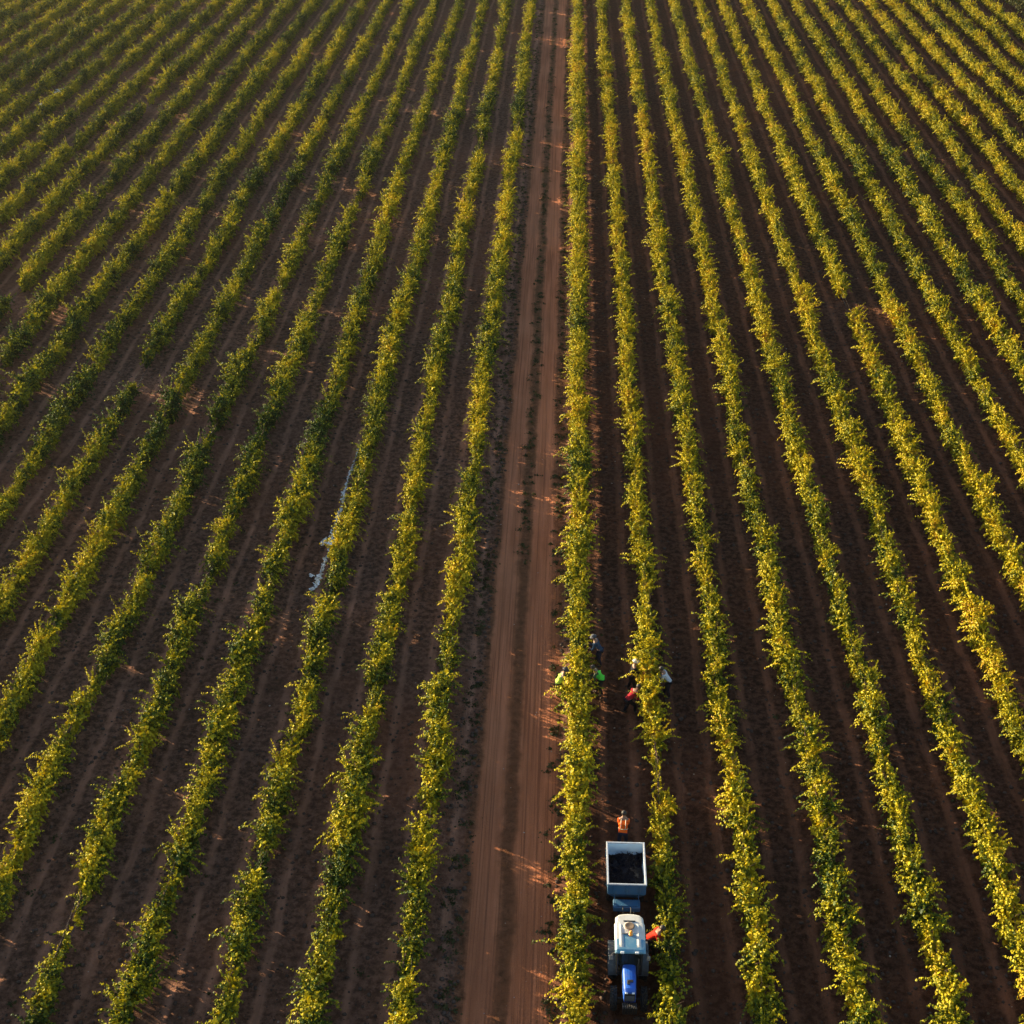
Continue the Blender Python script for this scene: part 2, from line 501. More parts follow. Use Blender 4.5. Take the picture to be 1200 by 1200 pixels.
def trunk_mesh(seed):
    r = random.Random(seed)
    b = MB()
    x = r.uniform(-.05, .05); pts = []; rad = []
    for i in range(6):
        t = i / 5
        pts.append((x + r.uniform(-.035, .035), r.uniform(-.04, .04), -0.12 + 0.98 * t)); rad.append(0.055 - 0.018 * t + r.uniform(-.006, .006))
    b.tube(pts, rad, 7)
    for s in (-1, 1):
        q = [pts[-1]]; rr = [0.034]
        for i in range(1, 5):
            q.append((pts[-1][0] + r.uniform(-.04, .04), s * 0.22 * i, 0.86 + r.uniform(-.03, .05))); rr.append(0.034 - 0.005 * i)
        b.tube(q, rr, 6)
        for i in range(3):
            a = q[1 + i]
            b.tube([a, (a[0] + r.uniform(-.12, .12), a[1] + r.uniform(-.05, .05), a[2] + .2), (a[0] + r.uniform(-.25, .25), a[1] + r.uniform(-.1, .1), a[2] + .42)], [.014, .011, .007], 5)
    o = b.build('trunk', M_bark, sm=True)
    me = o.data; bpy.data.objects.remove(o)
    return me
TRUNKS = [trunk_mesh(i) for i in range(6)]

# camera geometry, only to leave out vines nobody could see
F_ = 1755.0; TH = R(30); PS = R(2.12)
Rv = Vector((math.cos(PS), math.sin(PS), 0)); Fh = Vector((-math.sin(PS), math.cos(PS), 0))
Fv = Fh * math.cos(TH) + Vector((0, 0, -math.sin(TH)))
Dv = -(Fh * math.sin(TH) + Vector((0, 0, math.cos(TH))))
def seen(x, y):
    v = Vector((x, y, 0.9)) - CAM; c = v.dot(Fv)
    if c < 5: return False
    px = 600 + F_ * v.dot(Rv) / c; py = 600 + F_ * v.dot(Dv) / c
    m = F_ / c
    return -5.5 * m < px < 1200 + 4 * m and -260 < py < 1200 + 5 * m

# bare places seen in the photograph: (x, y, half length, what grows there)
GAPS = [(-16.9, 37.4, 1.0, 'sparse'), (-13.9, 37.6, 0.8, 'bush'), (-16.9, 60.4, 0.4, 'sparse'), (-19.9, 74.6, 0.4, 'sparse'), (-10.9, 58.6, 0.4, 'none'),
        (-16.9, 115.6, 2.4, 'sparse'), (-19.9, 96.8, .5, 'sparse'), (-19.9, 87.6, .5, 'sparse'), (-4.9, 176.0, 2.0, 'sparse'), (-4.9, 136.0, 1.0, 'sparse'),
        (-7.9, 131.0, 2.5, 'sparse'), (3.75, 45.9, 0.7, 'sparse'), (18.75, 95.8, 1.2, 'none'), (-25.9, 83.1, 1.5, 'none')]
NUM = ['first', 'second', 'third', 'fourth', 'fifth', 'sixth', 'seventh', 'eighth', 'ninth', 'tenth', 'eleventh', 'twelfth',
       'thirteenth', 'fourteenth', 'fifteenth', 'sixteenth', 'seventeenth', 'eighteenth', 'nineteenth', 'twentieth',
       'twenty-first', 'twenty-second', 'twenty-third', 'twenty-fourth', 'twenty-fifth', 'twenty-sixth']
def row_label(side, k):
    if side > 0:
        if k == 0: return 'dense yellow vine row bordering the right edge of the dirt road'
        if k == 1: return 'dense yellow vine row just right of the blue tractor, second right of the road'
        return 'dense yellow-green vine row, %s to the right of the dirt road' % NUM[k]
    if k == 0: return 'green and yellow vine row bordering the left edge of the dirt road'
    if k == 2: return 'vine row with torn white plastic along its foot, third left of the road'
    tone = 'yellow-green' if k < 6 else ('patchy green' if k < 13 else 'dim hazy green')
    return '%s vine row, %s to the left of the dirt road' % (tone, NUM[k])

SP = 1.8
nv = 0
for side, count in ((1, 18), (-1, 26)):
    for k in range(count):
        x = (0.75 + 3.0 * k) if side > 0 else (-4.9 - 3.0 * k)
        r = random.Random(1000 * side + k)
        off = r.uniform(0, SP)
        ys = [22 + off + SP * i for i in range(110)]
        ys = [y for y in ys if seen(x, y) and y < 207]
        if len(ys) < 2: continue
        root = empty('vine_row', (x, ys[0], 0))
        tag(root, row_label(side, k), 'vine row', 'parallel rows of vines across the field')
        px = 0.0
        for y in ys:
            px = px * 0.75 + r.uniform(-.10, .10)
            gap = None
            for gx, gy, gh, gk in GAPS:
                if abs(gx - x) < 1.4 and abs(gy - y) < gh + 0.5: gap = gk
            u = r.random()
            if side < 0 and gap is None:
                # the left block is older and more broken; one poor patch round (-32, 88)
                pd = math.hypot((x + 31) / 9.0, (y - 92) / 11.0)
                pg = 0.012 + 0.0005 * min(40, -x)
                if pd < 1: pg = 0.14
                if u < pg * 0.35: gap = 'none'
                elif u < pg: gap = 'sparse'
            if gap == 'none': continue
            v = r.random()
            if gap == 'sparse': me = r.choice(SPARSE)
            elif gap == 'bush': me = r.choice(BUSH)
            elif side > 0: me = r.choice(EDGE if k == 0 else (WIDE if v < 0.12 else (FULL if v < 0.96 else THIN)))
            else: me = r.choice(LEFT if v < 0.68 else (BUSH if v < 0.74 + 0.006 * k else (THIN if v < 0.88 else WIDE)))
            s = r.uniform(0.88, 1.10) * (1.0 + 0.22 * float(vnoise(np.array(x), np.array(y), 7.0, 91)))
            if r.random() < 0.04: s *= 0.8
            o = bpy.data.objects.new('vine', me); C.objects.link(o); o.parent = root
            yy = y + r.uniform(-.12, .12)
            o.location = (px, yy - ys[0], hz(x, yy) - 0.03)
            o.rotation_euler = (r.uniform(-.04, .04), r.uniform(-.05, .05), r.choice((0, math.pi)) + r.uniform(-.10, .10))
            o.scale = (s * r.uniform(.9, 1.1), s, s * r.uniform(.92, 1.08))
            t = bpy.data.objects.new('trunk', TRUNKS[r.randrange(6)]); C.objects.link(t); t.parent = o
            nv += 1
        w = MB()
        y0, y1 = ys[0], ys[-1]
        pts = [(r.uniform(-.02, .02), yy - ys[0], 0.93 + hz(x, yy) * .3) for yy in np.arange(y0, y1, 6.0)] + [(0, y1 - ys[0], 0.93)]
        w.tube(pts, 0.006, 5); w.build('trellis_wire', M_wire, root)
        w = MB()
        pts = [(0.07 + r.uniform(-.03, .03), yy - ys[0], 0.42 + hz(x, yy) * .3 + r.uniform(-.04, .02)) for yy in np.arange(y0, y1, 2.5)] + [(0.07, y1 - ys[0], 0.42)]
        w.tube(pts, 0.011, 5); w.build('drip_hose', M_hose, root)
print('vines', nv)

# ------------------------------------------------------------------ stones, clods, weeds (nobody could count them)
def clods(name, n, xfun, yfun, smin, smax, mat, seed, label, cat):
    r = np.random.default_rng(seed)
    base = []
    bmi = bmesh.new(); bmesh.ops.create_icosphere(bmi, subdivisions=1, radius=1.0)
    bv = np.array([v.co[:] for v in bmi.verts]); bf = np.array([[v.index for v in f.verts] for f in bmi.faces]); bmi.free()
    x = xfun(r, n); y = yfun(r, n)
    z = height(x, y)
    s = smin + (smax - smin) * r.random(n) ** 3
    V = bv[None] * s[:, None, None] * (1 + 0.35 * (r.random((n, len(bv), 1)) - .5))
    V = V * np.stack([np.ones(n), r.uniform(.7, 1.3, n), r.uniform(.45, .8, n)], -1)[:, None, :]
    V += np.stack([x, y, z + s * 0.15], -1)[:, None, :]
    Fc = (bf[None] + (np.arange(n) * len(bv))[:, None, None]).reshape(-1)
    me = bpy.data.meshes.new(name)
    me.vertices.add(n * len(bv)); me.vertices.foreach_set('co', V.ravel())
    me.loops.add(len(Fc)); me.loops.foreach_set('vertex_index', Fc.astype(np.int32))
    nf = n * len(bf)
    me.polygons.add(nf); me.polygons.foreach_set('loop_start', (np.arange(nf) * 3).astype(np.int32))
    me.update(calc_edges=True); me.materials.append(mat)
    o = link_mesh(name, me); tag(o, label, cat, kind='stuff'); return o

M_clod = simple('clod_soil', (0.095, 0.064, 0.050), 0.95, scale=3, dirt=0.7, dirtcol=(0.04, 0.026, 0.02), spec=0.1)
M_stone = simple('pale_stone', (0.42, 0.33, 0.27), 0.9, scale=2, dirt=0.6, dirtcol=(0.2, 0.13, 0.1), spec=0.2)
def fx(r, n):
    x = r.uniform(-34, 30, n)
    bad = (x > -3.3) & (x < -0.1)
    x[bad] = r.choice([-4.0, -3.5, 0.1, 0.4], bad.sum()) + r.normal(0, .15, bad.sum())
    return x
def fy(r, n): return 28 + 90 * r.random(n) ** 1.6
clods('soil_clods', 34000, fx, fy, 0.02, 0.11, M_clod, 5, 'crumbled brown clods of soil scattered between the rows', 'soil clods')
clods('pebbles', 900, lambda r, n: r.uniform(-30, 28, n), fy, 0.012, 0.05, M_stone, 9, 'tiny pale pebbles scattered over road and field', 'pebbles')

def weeds():
    r = np.random.default_rng(21)
    P, Nn, Sz = [], [], []
    def tuft(x, y, rad, n, hgt):
        z = hz(x, y)
        for i in range(n):
            a = r.uniform(0, 6.28); d = rad * abs(r.normal(0, .55))
            P.append((x + d * math.cos(a), y + d * math.sin(a), z + r.uniform(0.0, hgt) * max(0.15, 1 - d / rad / 1.6)))
            q = np.array([math.cos(a) * .5, math.sin(a) * .5, .8]) + r.normal(0, .4, 3)
            Nn.append(q / np.linalg.norm(q)); Sz.append(r.uniform(.04, .10))
    for i in range(1100):
        y = 30 + 165 * r.random() ** 1.25
        c = r.random()
        x = r.normal(-3.75, .22) if c < .38 else (r.normal(-.25, .16) if c < .72 else r.normal(-1.95, .16))
        if c >= .72 and y < 62: continue
        tuft(x, y, r.uniform(.10, .32), int(r.integers(12, 42)), r.uniform(.05, .18))
    for i in range(1500):
        y = 30 + 150 * r.random() ** 1.3
        x = ROW_X[r.integers(0, 12)] if r.random() < .4 else -4.9 - 3 * r.integers(0, 16)
        tuft(x + r.normal(0.25, .45), y, r.uniform(.10, .35), int(r.integers(8, 30)), r.uniform(.04, .16))
    V = leaf_arrays(np.array(P), np.array(Nn), np.array(Sz), r)
    o = link_mesh('weeds', leaf_mesh('weeds', V, M_weed))
    tag(o, 'low dark weeds along the road edges and vine feet', 'weeds', kind='stuff')
weeds()

def undergrowth():
    r = np.random.default_rng(51); n = 60000
    x = r.uniform(54.2, 84, n); y = r.uniform(140, 214, n)
    hgt = 0.55 + 1.3 * (vnoise(x, y, 2.2, 61) + .35).clip(0) + .5 * (vnoise(x, y, .8, 62) + .2).clip(0)
    z = height(x, y) + hgt * (1 - .35 * r.random(n) ** 2)
    Nn = np.stack([r.normal(0, .6, n), r.normal(0, .6, n), np.full(n, .8)], -1); Nn /= np.linalg.norm(Nn, axis=1)[:, None]
    o = link_mesh('undergrowth', leaf_mesh('undergrowth', leaf_arrays(np.stack([x, y, z], -1), Nn, r.uniform(.12, .30, n), r), M_weed))
    tag(o, 'dark green undergrowth beyond the last vine row at upper right', 'undergrowth', kind='stuff')
undergrowth()

def fallen():
    r = np.random.default_rng(33); n = 14000
    x = np.array([ROW_X[i] for i in r.integers(0, 14, n // 2)] + [-4.9 - 3 * i for i in r.integers(0, 16, n - n // 2)]) + r.normal(0.1, .55, n)
    y = 30 + 110 * r.random(n) ** 1.4
    z = height(x, y) + .03
    Nn = np.stack([r.normal(0, .3, n), r.normal(0, .3, n), np.ones(n)], -1); Nn /= np.linalg.norm(Nn, axis=1)[:, None]
    m = leaf_material('fallen_leaf', [(0.1, (0.06, 0.035, 0.02)), (0.6, (0.11, 0.065, 0.035)), (1.0, (0.18, 0.12, 0.05))], transl=.1)
    o = link_mesh('fallen_leaves', leaf_mesh('fallen_leaves', leaf_arrays(np.stack([x, y, z], -1), Nn, r.uniform(.05, .1, n), r), m))
    tag(o, 'dry brown fallen leaves under the vine rows', 'fallen leaves', kind='stuff')
fallen()

# ------------------------------------------------------------------ torn white plastic
M_film = simple('white_film', (0.95, 0.93, 0.88), 0.15, coat=1.0, dirt=0.12, scale=3, dirtcol=(.5, .42, .38))
def film(pieces, label, seed):
    pieces = [(a - .06, b, c - .06, d, w * 1.5) for a, b, c, d, w in pieces]
    r = random.Random(seed)
    bm = bmesh.new()
    for (ax_, ay, bx, by, w) in pieces:
        L_ = math.hypot(bx - ax_, by - ay); n = max(3, int(L_ / 0.10))
        dx, dy = (bx - ax_) / L_, (by - ay) / L_
        prev = None; m = 5
        ww = w
        for i in range(n + 1):
            t = i / n
            ww = max(.02, w * (0.35 + 0.9 * r.random()) * math.sin(math.pi * min(1, max(.04, t * .98 + .02))) ** .35)
            cx = ax_ + (bx - ax_) * t + r.gauss(0, .035); cy = ay + (by - ay) * t
            row = []
            for j in range(m + 1):
                s = (j / m - .5) * ww
                X, Y = cx - dy * s, cy + dx * s
                row.append(bm.verts.new((X, Y, hz(X, Y) + .035 + r.uniform(0, .09) * (1 if 0 < j < m else .3))))
            if prev:
                for j in range(m):
                    if r.random() < .13: continue
                    bm.faces.new((prev[j], prev[j + 1], row[j + 1], row[j]))
            prev = row
    bmesh.ops.delete(bm, geom=[v for v in bm.verts if not v.link_faces], context='VERTS')
    g = bmesh.ops.solidify(bm, geom=bm.faces[:], thickness=0.004)
    me = bpy.data.meshes.new('plastic_film'); bm.to_mesh(me); bm.free(); me.materials.append(M_film)
    o = link_mesh('plastic_film', me); tag(o, label, 'plastic film'); return o
film([(-11.50, 74.4, -11.56, 72.9, .08), (-11.58, 72.7, -11.66, 70.4, .12), (-11.66, 70.3, -11.64, 68.0, .20), (-11.60, 67.8, -11.68, 65.8, .16), (-11.66, 65.7, -11.60, 62.9, .26),
      (-11.95, 64.5, -12.10, 63.7, .18), (-11.70, 62.8, -11.72, 61.2, .16), (-11.68, 61.1, -11.95, 59.5, .20), (-12.2, 61.0, -12.05, 60.6, .16)],
     'torn strip of white plastic film along the foot of the third row left', 3)
film([(-51.2, 152.4, -51.5, 150.0, 1.1), (-51.6, 149.9, -51.8, 148.6, .35), (-51.9, 146.2, -52.0, 145.4, .4), (-50.2, 148.2, -50.3, 147.2, .35)],
     'small scraps of white plastic film far off in the upper left of the field', 4)

# ------------------------------------------------------------------ trailer
M_blue = simple('tractor_blue', (0.020, 0.12, 0.56), 0.38, coat=0.2, dirt=0.35, scale=7, dirtcol=(.12, .12, .16))
M_tblue = simple('trailer_blue', (0.025, 0.10, 0.20), 0.5, dirt=0.3, scale=4, dirtcol=(.12, .12, .12))
M_tin = simple('trailer_inside', (0.55, 0.68, 0.80), 0.5, dirt=0.25, scale=3, dirtcol=(.35, .38, .42))
M_rim = simple('trailer_rim', (0.46, 0.49, 0.54), 0.4, dirt=0.3, scale=9)
M_rubber = simple('rubber', (0.012, 0.012, 0.012), 0.9, dirt=0.4, scale=5, dirtcol=(.05, .03, .022), bump=.3)
M_black = simple('black_paint', (0.012, 0.012, 0.013), 0.5)
M_roofshade = simple('roof_blue_shade', (0.09, 0.24, 0.36), 0.35, dirt=0.4, scale=3.5, dirtcol=(.45, .5, .52))  # blue tint that paints shade onto the front of the white roof
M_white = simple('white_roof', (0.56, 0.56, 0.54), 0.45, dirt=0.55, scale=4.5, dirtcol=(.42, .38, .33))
M_grey = simple('grey_steel', (0.20, 0.21, 0.22), 0.5, metal=.3)
M_hub = simple('wheel_hub', (0.20, 0.19, 0.18), 0.5, dirt=.5)
M_orange = simple('beacon_orange', (0.85, 0.32, 0.03), 0.25, dirt=.05)
M_lamp = simple('lamp_glass', (0.85, 0.86, 0.88), 0.12, dirt=.05)
M_tan = simple('hatch_tan', (0.16, 0.11, 0.07), 0.6)

def glass_mat():
    m, nt, out = new_mat('cab_glass')
    p = N(nt, 'ShaderNodeBsdfPrincipled'); p.inputs['Base Color'].default_value = (0.06, 0.09, 0.10, 1)
    p.inputs['Roughness'].default_value = 0.04; p.inputs['Transmission Weight'].default_value = 0.85; p.inputs['IOR'].default_value = 1.25
    nt.links.new(p.outputs[0], out.inputs[0]); return m
M_glass = glass_mat()

def wheel(parent, x, y, rad, w, side, hubr):
    z = rad
    b = MB()
    prof = [(-w * .5, hubr), (-w * .5, rad * .86), (-w * .42, rad * .95), (-w * .2, rad * .985), (w * .2, rad * .985), (w * .42, rad * .95), (w * .5, rad * .86), (w * .5, hubr)]
    b.lathe(prof, (x, y, z), 'X', 32)
    n = 20
    for k in range(n):
        a = 2 * math.pi * k / n
        for s in (-1, 1):
            aa = a + (0 if s < 0 else math.pi / n)
            c = (x + s * w * .22, y + math.cos(aa) * rad * .985, z + math.sin(aa) * rad * .985)
            b.box(c, (w * .50, .045, .045), rot=(aa, 0, s * 0.45))
    t = b.build('wheel', M_rubber, parent)
    b = MB()
    b.lathe([(x - w * .30, 0.001), (x - w * .30, hubr * .35), (x - w * .12, hubr * .5), (x - w * .2, hubr * .95), (x - w * .48, hubr * 1.02), (x + w * .48, hubr * 1.02), (x + w * .2, hubr * .95), (x + w * .12, hubr * .5), (x + w * .30, hubr * .35), (x + w * .30, 0.001)], (0, y, z), 'X', 24)
    b.build('rim', M_hub, t, sm=False)
    return t

TX = 2.36
def trailer():
    root = empty('grape_trailer', (TX, 39.93, 0))
    tag(root, 'blue metal grape trailer with pale rim, filled with dark grapes behind the tractor', 'trailer')
    W, Ln = 1.34, 2.12; zt, zm, zb = 1.60, 1.16, 0.74
    def wall(name, a, b_, mat_i=M_tblue):
        pass
    # tub: outer shell and inner skin, upper walls upright, lower walls sloping in
    def loop(w, l, z, f=0): return [(-w / 2, -l / 2 + f, z), (w / 2, -l / 2 + f, z), (w / 2, l / 2, z), (-w / 2, l / 2, z)]
    b = MB()
    Ls = [loop(W, Ln, zt), loop(W, Ln, zm), loop(W * .66, Ln * .74, zb)]
    bm = b.bm
    R_ = [[bm.verts.new(p) for p in l] for l in Ls]
    for i in range(2):
        for k in range(4): bm.faces.new((R_[i][k], R_[i][(k + 1) % 4], R_[i + 1][(k + 1) % 4], R_[i + 1][k]))
    bm.faces.new(R_[2])
    for x in (-.45, 0, .45):
        b.box((x, -Ln / 2 - .018, 1.37), (.05, .04, .38), bev=.008)
        b.box((x, Ln / 2 + .018, 1.37), (.05, .04, .38), bev=.008)
    for s in (-1, 1):
        for y in (-.7, -.2, .3, .8): b.box((s * (W / 2 + .018), y, 1.37), (.04, .05, .38), bev=.008)
    tub = b.build('tub', M_tblue, root)
    b = MB(); bm = b.bm; e = .03
    Ls = [loop(W - 2 * e, Ln - 2 * e, zt - .003), loop(W - 2 * e, Ln - 2 * e, zm), loop(W * .66 - e, Ln * .74 - e, zb + .03)]
    R_ = [[bm.verts.new(p) for p in l] for l in Ls]
    for i in range(2):
        for k in range(4): bm.faces.new((R_[i][k], R_[i + 1][k], R_[i + 1][(k + 1) % 4], R_[i][(k + 1) % 4]))
    bm.faces.new(R_[2])
    b.build('lining', M_tin, root)
    b = MB()
    for s in (-1, 1): b.box((s * (W / 2 - .010), 0, zt + .015), (.065, Ln + .045, .05), bev=.01)
    for s in (-1, 1): b.box((0, s * (Ln / 2 - .010), zt + .0155), (W - .085, .062, .046), bev=.01)
    b.build('rim_rail', M_rim, root)
    # chassis, drawbar with the blue platform in front of the tub
    b = MB()
    for s in (-1, 1): b.box((s * .33, -.10, .62), (.09, 2.3, .12), bev=.01)
    b.box((0, .85, .62), (.57, .09, .11)); b.box((0, -.2, .50), (1.0, .10, .10), bev=.01)
    b.tube([(-.33, -1.2, .60), (0, -2.35, .52)], .045, 6); b.tube([(.33, -1.2, .60), (0, -2.35, .52)], .045, 6)
    b.box((0, -2.55, .50), (.09, .42, .07), bev=.01)
    b.build('chassis', M_black, root)
    for s in (-1, 1):
        b = MB(); b.tube([(s * .10, -1.15, .80), (s * .14, -1.6, 1.02), (s * .12, -2.1, .95), (s * .10, -2.7, .78)], .016, 6); b.build('hydraulic_hose', M_black, root)
    b = MB(); b.box((0, -1.30, .86), (.94, .42, .20), bev=.03); b.box((0, -1.30, .975), (.80, .30, .03), bev=.008)
    for s in (-1, 1): b.tube([(s * .42, -1.1, .7), (s * .42, -.98, 1.2)], .02, 6)
    b.build('toolbox', M_tblue, root)
    for s in (-1, 1): wheel(root, s * .56, -.05, .36, .20, s, .18)
    for s in (-1, 1):
        b = MB(); b.box((s * .45, 1.085, .95), (.14, .04, .08), bev=.01)
        b.build('tail_light', simple('tail_red', (.5, .02, .02), .3), root)
trailer()

def grapes():
    r = np.random.default_rng(77)
    b = MB()
    W, Ln = 1.24, 2.02
    n = 24
    # heaped base surface
    bm = b.bm
    vs = []
    def gz(u, v): return 1.17 + .16 * (1 - (2 * u - 1) ** 2) * (1 - (2 * v - 1) ** 2) + .05 * math.sin(9 * u + 4 * v) + .04 * math.sin(13 * v - 5 * u)
    for i in range(n + 1):
        vs.append([bm.verts.new(((j / n - .5) * W, (i / n - .5) * Ln, gz(j / n, i / n) - .03)) for j in range(n + 1)])
    for i in range(n):
        for j in range(n): bm.faces.new((vs[i][j], vs[i][j + 1], vs[i + 1][j + 1], vs[i + 1][j]))
    me = bpy.data.meshes.new('grapes')
    bm.to_mesh(me); bm.free()
    # berries in bunches
    ico = bmesh.new(); bmesh.ops.create_icosphere(ico, subdivisions=1, radius=1.0)
    bv = np.array([v.co[:] for v in ico.verts]); bf = np.array([[v.index for v in f.verts] for f in ico.faces]); ico.free()
    P = []
    for k in range(230):
        u, v = r.random(2) * .92 + .04
        c = np.array([(u - .5) * W, (v - .5) * Ln, gz(u, v) + r.uniform(-.01, .05)])
        d = r.normal(0, 1, 3); d[2] *= .3; d /= np.linalg.norm(d)
        for q in range(26):
            t = r.uniform(-.09, .09); rad = .045 * (1 - abs(t) / .12)
            P.append(c + d * t + r.normal(0, 1, 3) * rad * .6)
    P = np.array(P); P[:, 0] = np.clip(P[:, 0], -.61, .61); P[:, 1] = np.clip(P[:, 1], -1.0, 1.0)
    V = (bv[None] * .0125 * r.uniform(.8, 1.2, (len(P), 1, 1)) + P[:, None]).reshape(-1, 3)
    Fc = (bf[None] + (np.arange(len(P)) * len(bv))[:, None, None]).reshape(-1, 3)
    me2 = bpy.data.meshes.new('b'); me2.from_pydata(V.tolist(), [], Fc.tolist())
    bm = bmesh.new(); bm.from_mesh(me); bm.from_mesh(me2); bm.to_mesh(me); bm.free(); smooth(me)
    m = simple('grape_skin', (0.0025, 0.003, 0.009), .5, dirt=.4, scale=14, dirtcol=(.010, .012, .026), spec=.12)
    me.materials.append(m)
    o = link_mesh('grapes', me, loc=(TX, 39.93, 0))
    tag(o, 'dark purple grapes heaped inside the blue trailer', 'grapes', kind='stuff')
grapes()

# ------------------------------------------------------------------ tractor (drives towards the camera, local -Y is forward)
def tractor():
    root = empty('tractor', (2.34, 36.35, 0))
    tag(root, 'narrow blue tractor with white cab roof pulling the grape trailer between two vine rows', 'tractor')
    # y: roof from +.48 to -1.11, hood from -.88 to -2.21
    t1 = [wheel(root, s * .52, 0.0, .58, .30, s, .30) for s in (-1, 1)]
    t2 = [wheel(root, s * .50, -1.45, .38, .22, s, .20) for s in (-1, 1)]
    b = MB()
    b.box((0, -.15, .58), (.44, 1.5, .40), bev=.04); b.box((0, -1.30, .55), (.34, 1.2, .34), bev=.04)
    b.lathe([(-.46, .07), (.46, .07)], (0, 0, .58), 'X', 12); b.lathe([(-.44, .05), (.44, .05)], (0, -1.45, .38), 'X', 12)
    b.box((0, .72, .5), (.12, .5, .06), bev=.01)
    b.tube([(-.25, .45, .75), (-.28, .95, .5)], .03, 6); b.tube([(.25, .45, .75), (.28, .95, .5)], .03, 6)
    b.build('chassis', M_black, root)
    # hood: side profile extruded, with rounded shoulders
    b = MB(); bm = b.bm
    secs = [(-.86, .225, 1.36), (-1.2, .222, 1.345), (-1.6, .215, 1.315), (-1.83, .205, 1.28), (-1.93, .188, 1.22)]
    rings = []
    for (y, hw, zt) in secs:
        z0 = .74
        prof = [(-hw, z0), (-hw, zt - .16), (-hw * .93, zt - .07), (-hw * .76, zt - .015), (-hw * .4, zt), (0, zt + .006),
                (hw * .4, zt), (hw * .76, zt - .015), (hw * .93, zt - .07), (hw, zt - .16), (hw, z0)]
        rings.append([bm.verts.new((px, y, pz)) for px, pz in prof])
    for i in range(len(rings) - 1):
        for k in range(10): bm.faces.new((rings[i][k], rings[i][k + 1], rings[i + 1][k + 1], rings[i + 1][k]))
    bm.faces.new(rings[0]); bm.faces.new(rings[-1][::-1])
    hood = b.build('hood', M_blue, root)
    # dark emblem-like air scoop on the hood near the nose
    b = MB()
    b.box((0.01, -1.58, 1.330), (.20, .10, .03), bev=.012); b.box((-.045, -1.66, 1.322), (.10, .11, .03), bev=.012)
    b.build('air_scoop', M_black, hood)
    b = MB()
    for s in (-1, 1):
        for k in range(6): b.box((s * .236, -1.0 - .09 * k, 1.02), (.012, .05, .22), bev=.003)
    b.build('side_vent', M_black, hood)
    b = MB(); b.box((0, -1.945, .96), (.34, .03, .36), bev=.012)
    g = b.build('grille', M_black, root)
    b = MB()
    for k in range(5): b.box((0, -1.966, .86 + .045 * k), (.29, .012, .012))
    b.build('grille_bar', M_grey, g)
    for s in (-1, 1):
        b = MB(); b.box((s * .11, -1.945, 1.165), (.09, .05, .055), bev=.015); b.build('headlight', M_lamp, root)
    # front weights and number strip of small pale marks
    b = MB()
    for k in range(7): b.box((-.21 + .07 * k, -2.10, .62), (.058, .24, .30), bev=.02)
    fw = b.build('front_weight', M_black, root)
    # worn raised letters on the weights; only a few pale strokes can be seen
    b = MB()
    x = -.19
    for st in ('I', 'I-', 'I', 'I-', '-', 'I', 'I-'):
        if 'I' in st: b.box((x, -2.14, .776), (.010, .055, .006))
        if '-' in st: b.box((x + .02, -2.12, .7765), (.026, .010, .006))
        x += .058
    b.build('lettering', M_hub, fw)
    # cab: floor box, pillars, glass, roof
    b = MB()
    b.box((0, -.30, .88), (.80, 1.10, .16), bev=.02); b.box((0, .27, 1.10), (.82, .06, .35), bev=.01)
    b.box((0, -.84, 1.08), (.60, .05, .44), bev=.01)
    b.build('cab_base', M_black, root)
    P_ = [(-.43, .30), (.43, .30), (-.46, -.30), (.46, -.30), (-.40, -.90), (.40, -.90)]
    for (x, y) in P_:
        b = MB(); b.tube([(x, y, .92), (x * 1.0, y * .97 - (.0), 2.12)], .028, 6); b.build('pillar', M_black, root)
    def pane(pts):
        b = MB(); n = Vector(pts[1]) - Vector(pts[0]); m_ = Vector(pts[2]) - Vector(pts[1]); nn = n.cross(m_).normalized() * .004
        bm = b.bm; A = [bm.verts.new(Vector(p) + nn) for p in pts]; B = [bm.verts.new(Vector(p) - nn) for p in pts]
        bm.faces.new(A); bm.faces.new(B[::-1])
        for k in range(4): bm.faces.new((A[k], B[k], B[(k + 1) % 4], A[(k + 1) % 4]))
        return b
    pane([(-.37, -.90, 1.32), (.37, -.90, 1.32), (.37, -.875, 2.10), (-.37, -.875, 2.10)]).build('windscreen', M_glass, root)
    pane([(-.40, .30, 1.30), (.40, .30, 1.30), (.40, .29, 2.10), (-.40, .29, 2.10)]).build('rear_window', M_glass, root)
    for s in (-1, 1):
        d = pane([(s * .43, -.87, 1.0), (s * .465, -.33, 1.0), (s * .465, -.32, 2.10), (s * .43, -.86, 2.10)]).build('door', M_glass, root)
        b = MB(); b.box((s * .475, -.42, 1.35), (.02, .03, .12), bev=.005); b.build('handle', M_black, d)
        pane([(s * .465, -.27, 1.25), (s * .435, .27, 1.25), (s * .435, .27, 2.10), (s * .465, -.27, 2.10)]).build('side_window', M_glass, root)
    # roof: crowned shell
    b = MB(); bm = b.bm
    nx, ny = 14, 20; grid = []
    def hw_(t):   # half width along the roof, t=0 rear .. 1 front
        if t < .12: return .40 + .06 * (t / .12)
        if t < .26: return .47
        return .505
    for j in range(ny + 1):
        t = j / ny; y = .48 - 1.59 * t
        row = []
        for i in range(nx + 1):
            u = 2 * i / nx - 1; hw = hw_(t)
            ex = max(0, abs(u) - .80) / .20; ey = max(0, (t - .93) / .07); er = max(0, (.06 - t) / .06)
            z = 2.30 - .055 * ex ** 2 - .05 * ey ** 2 - .05 * er ** 2
            z -= .115 * max(0, t - .30) ** 1.3 / .7 ** 1.3          # falls towards the front
            z += .022 * (1 if (.52 < abs(u) < .66 and .30 < t < .9) else 0)   # two pressed ribs
            yy = y + .07 * (u * u) * (1 if t < .1 else 0) * -1
            row.append(bm.verts.new((u * hw, yy, z)))
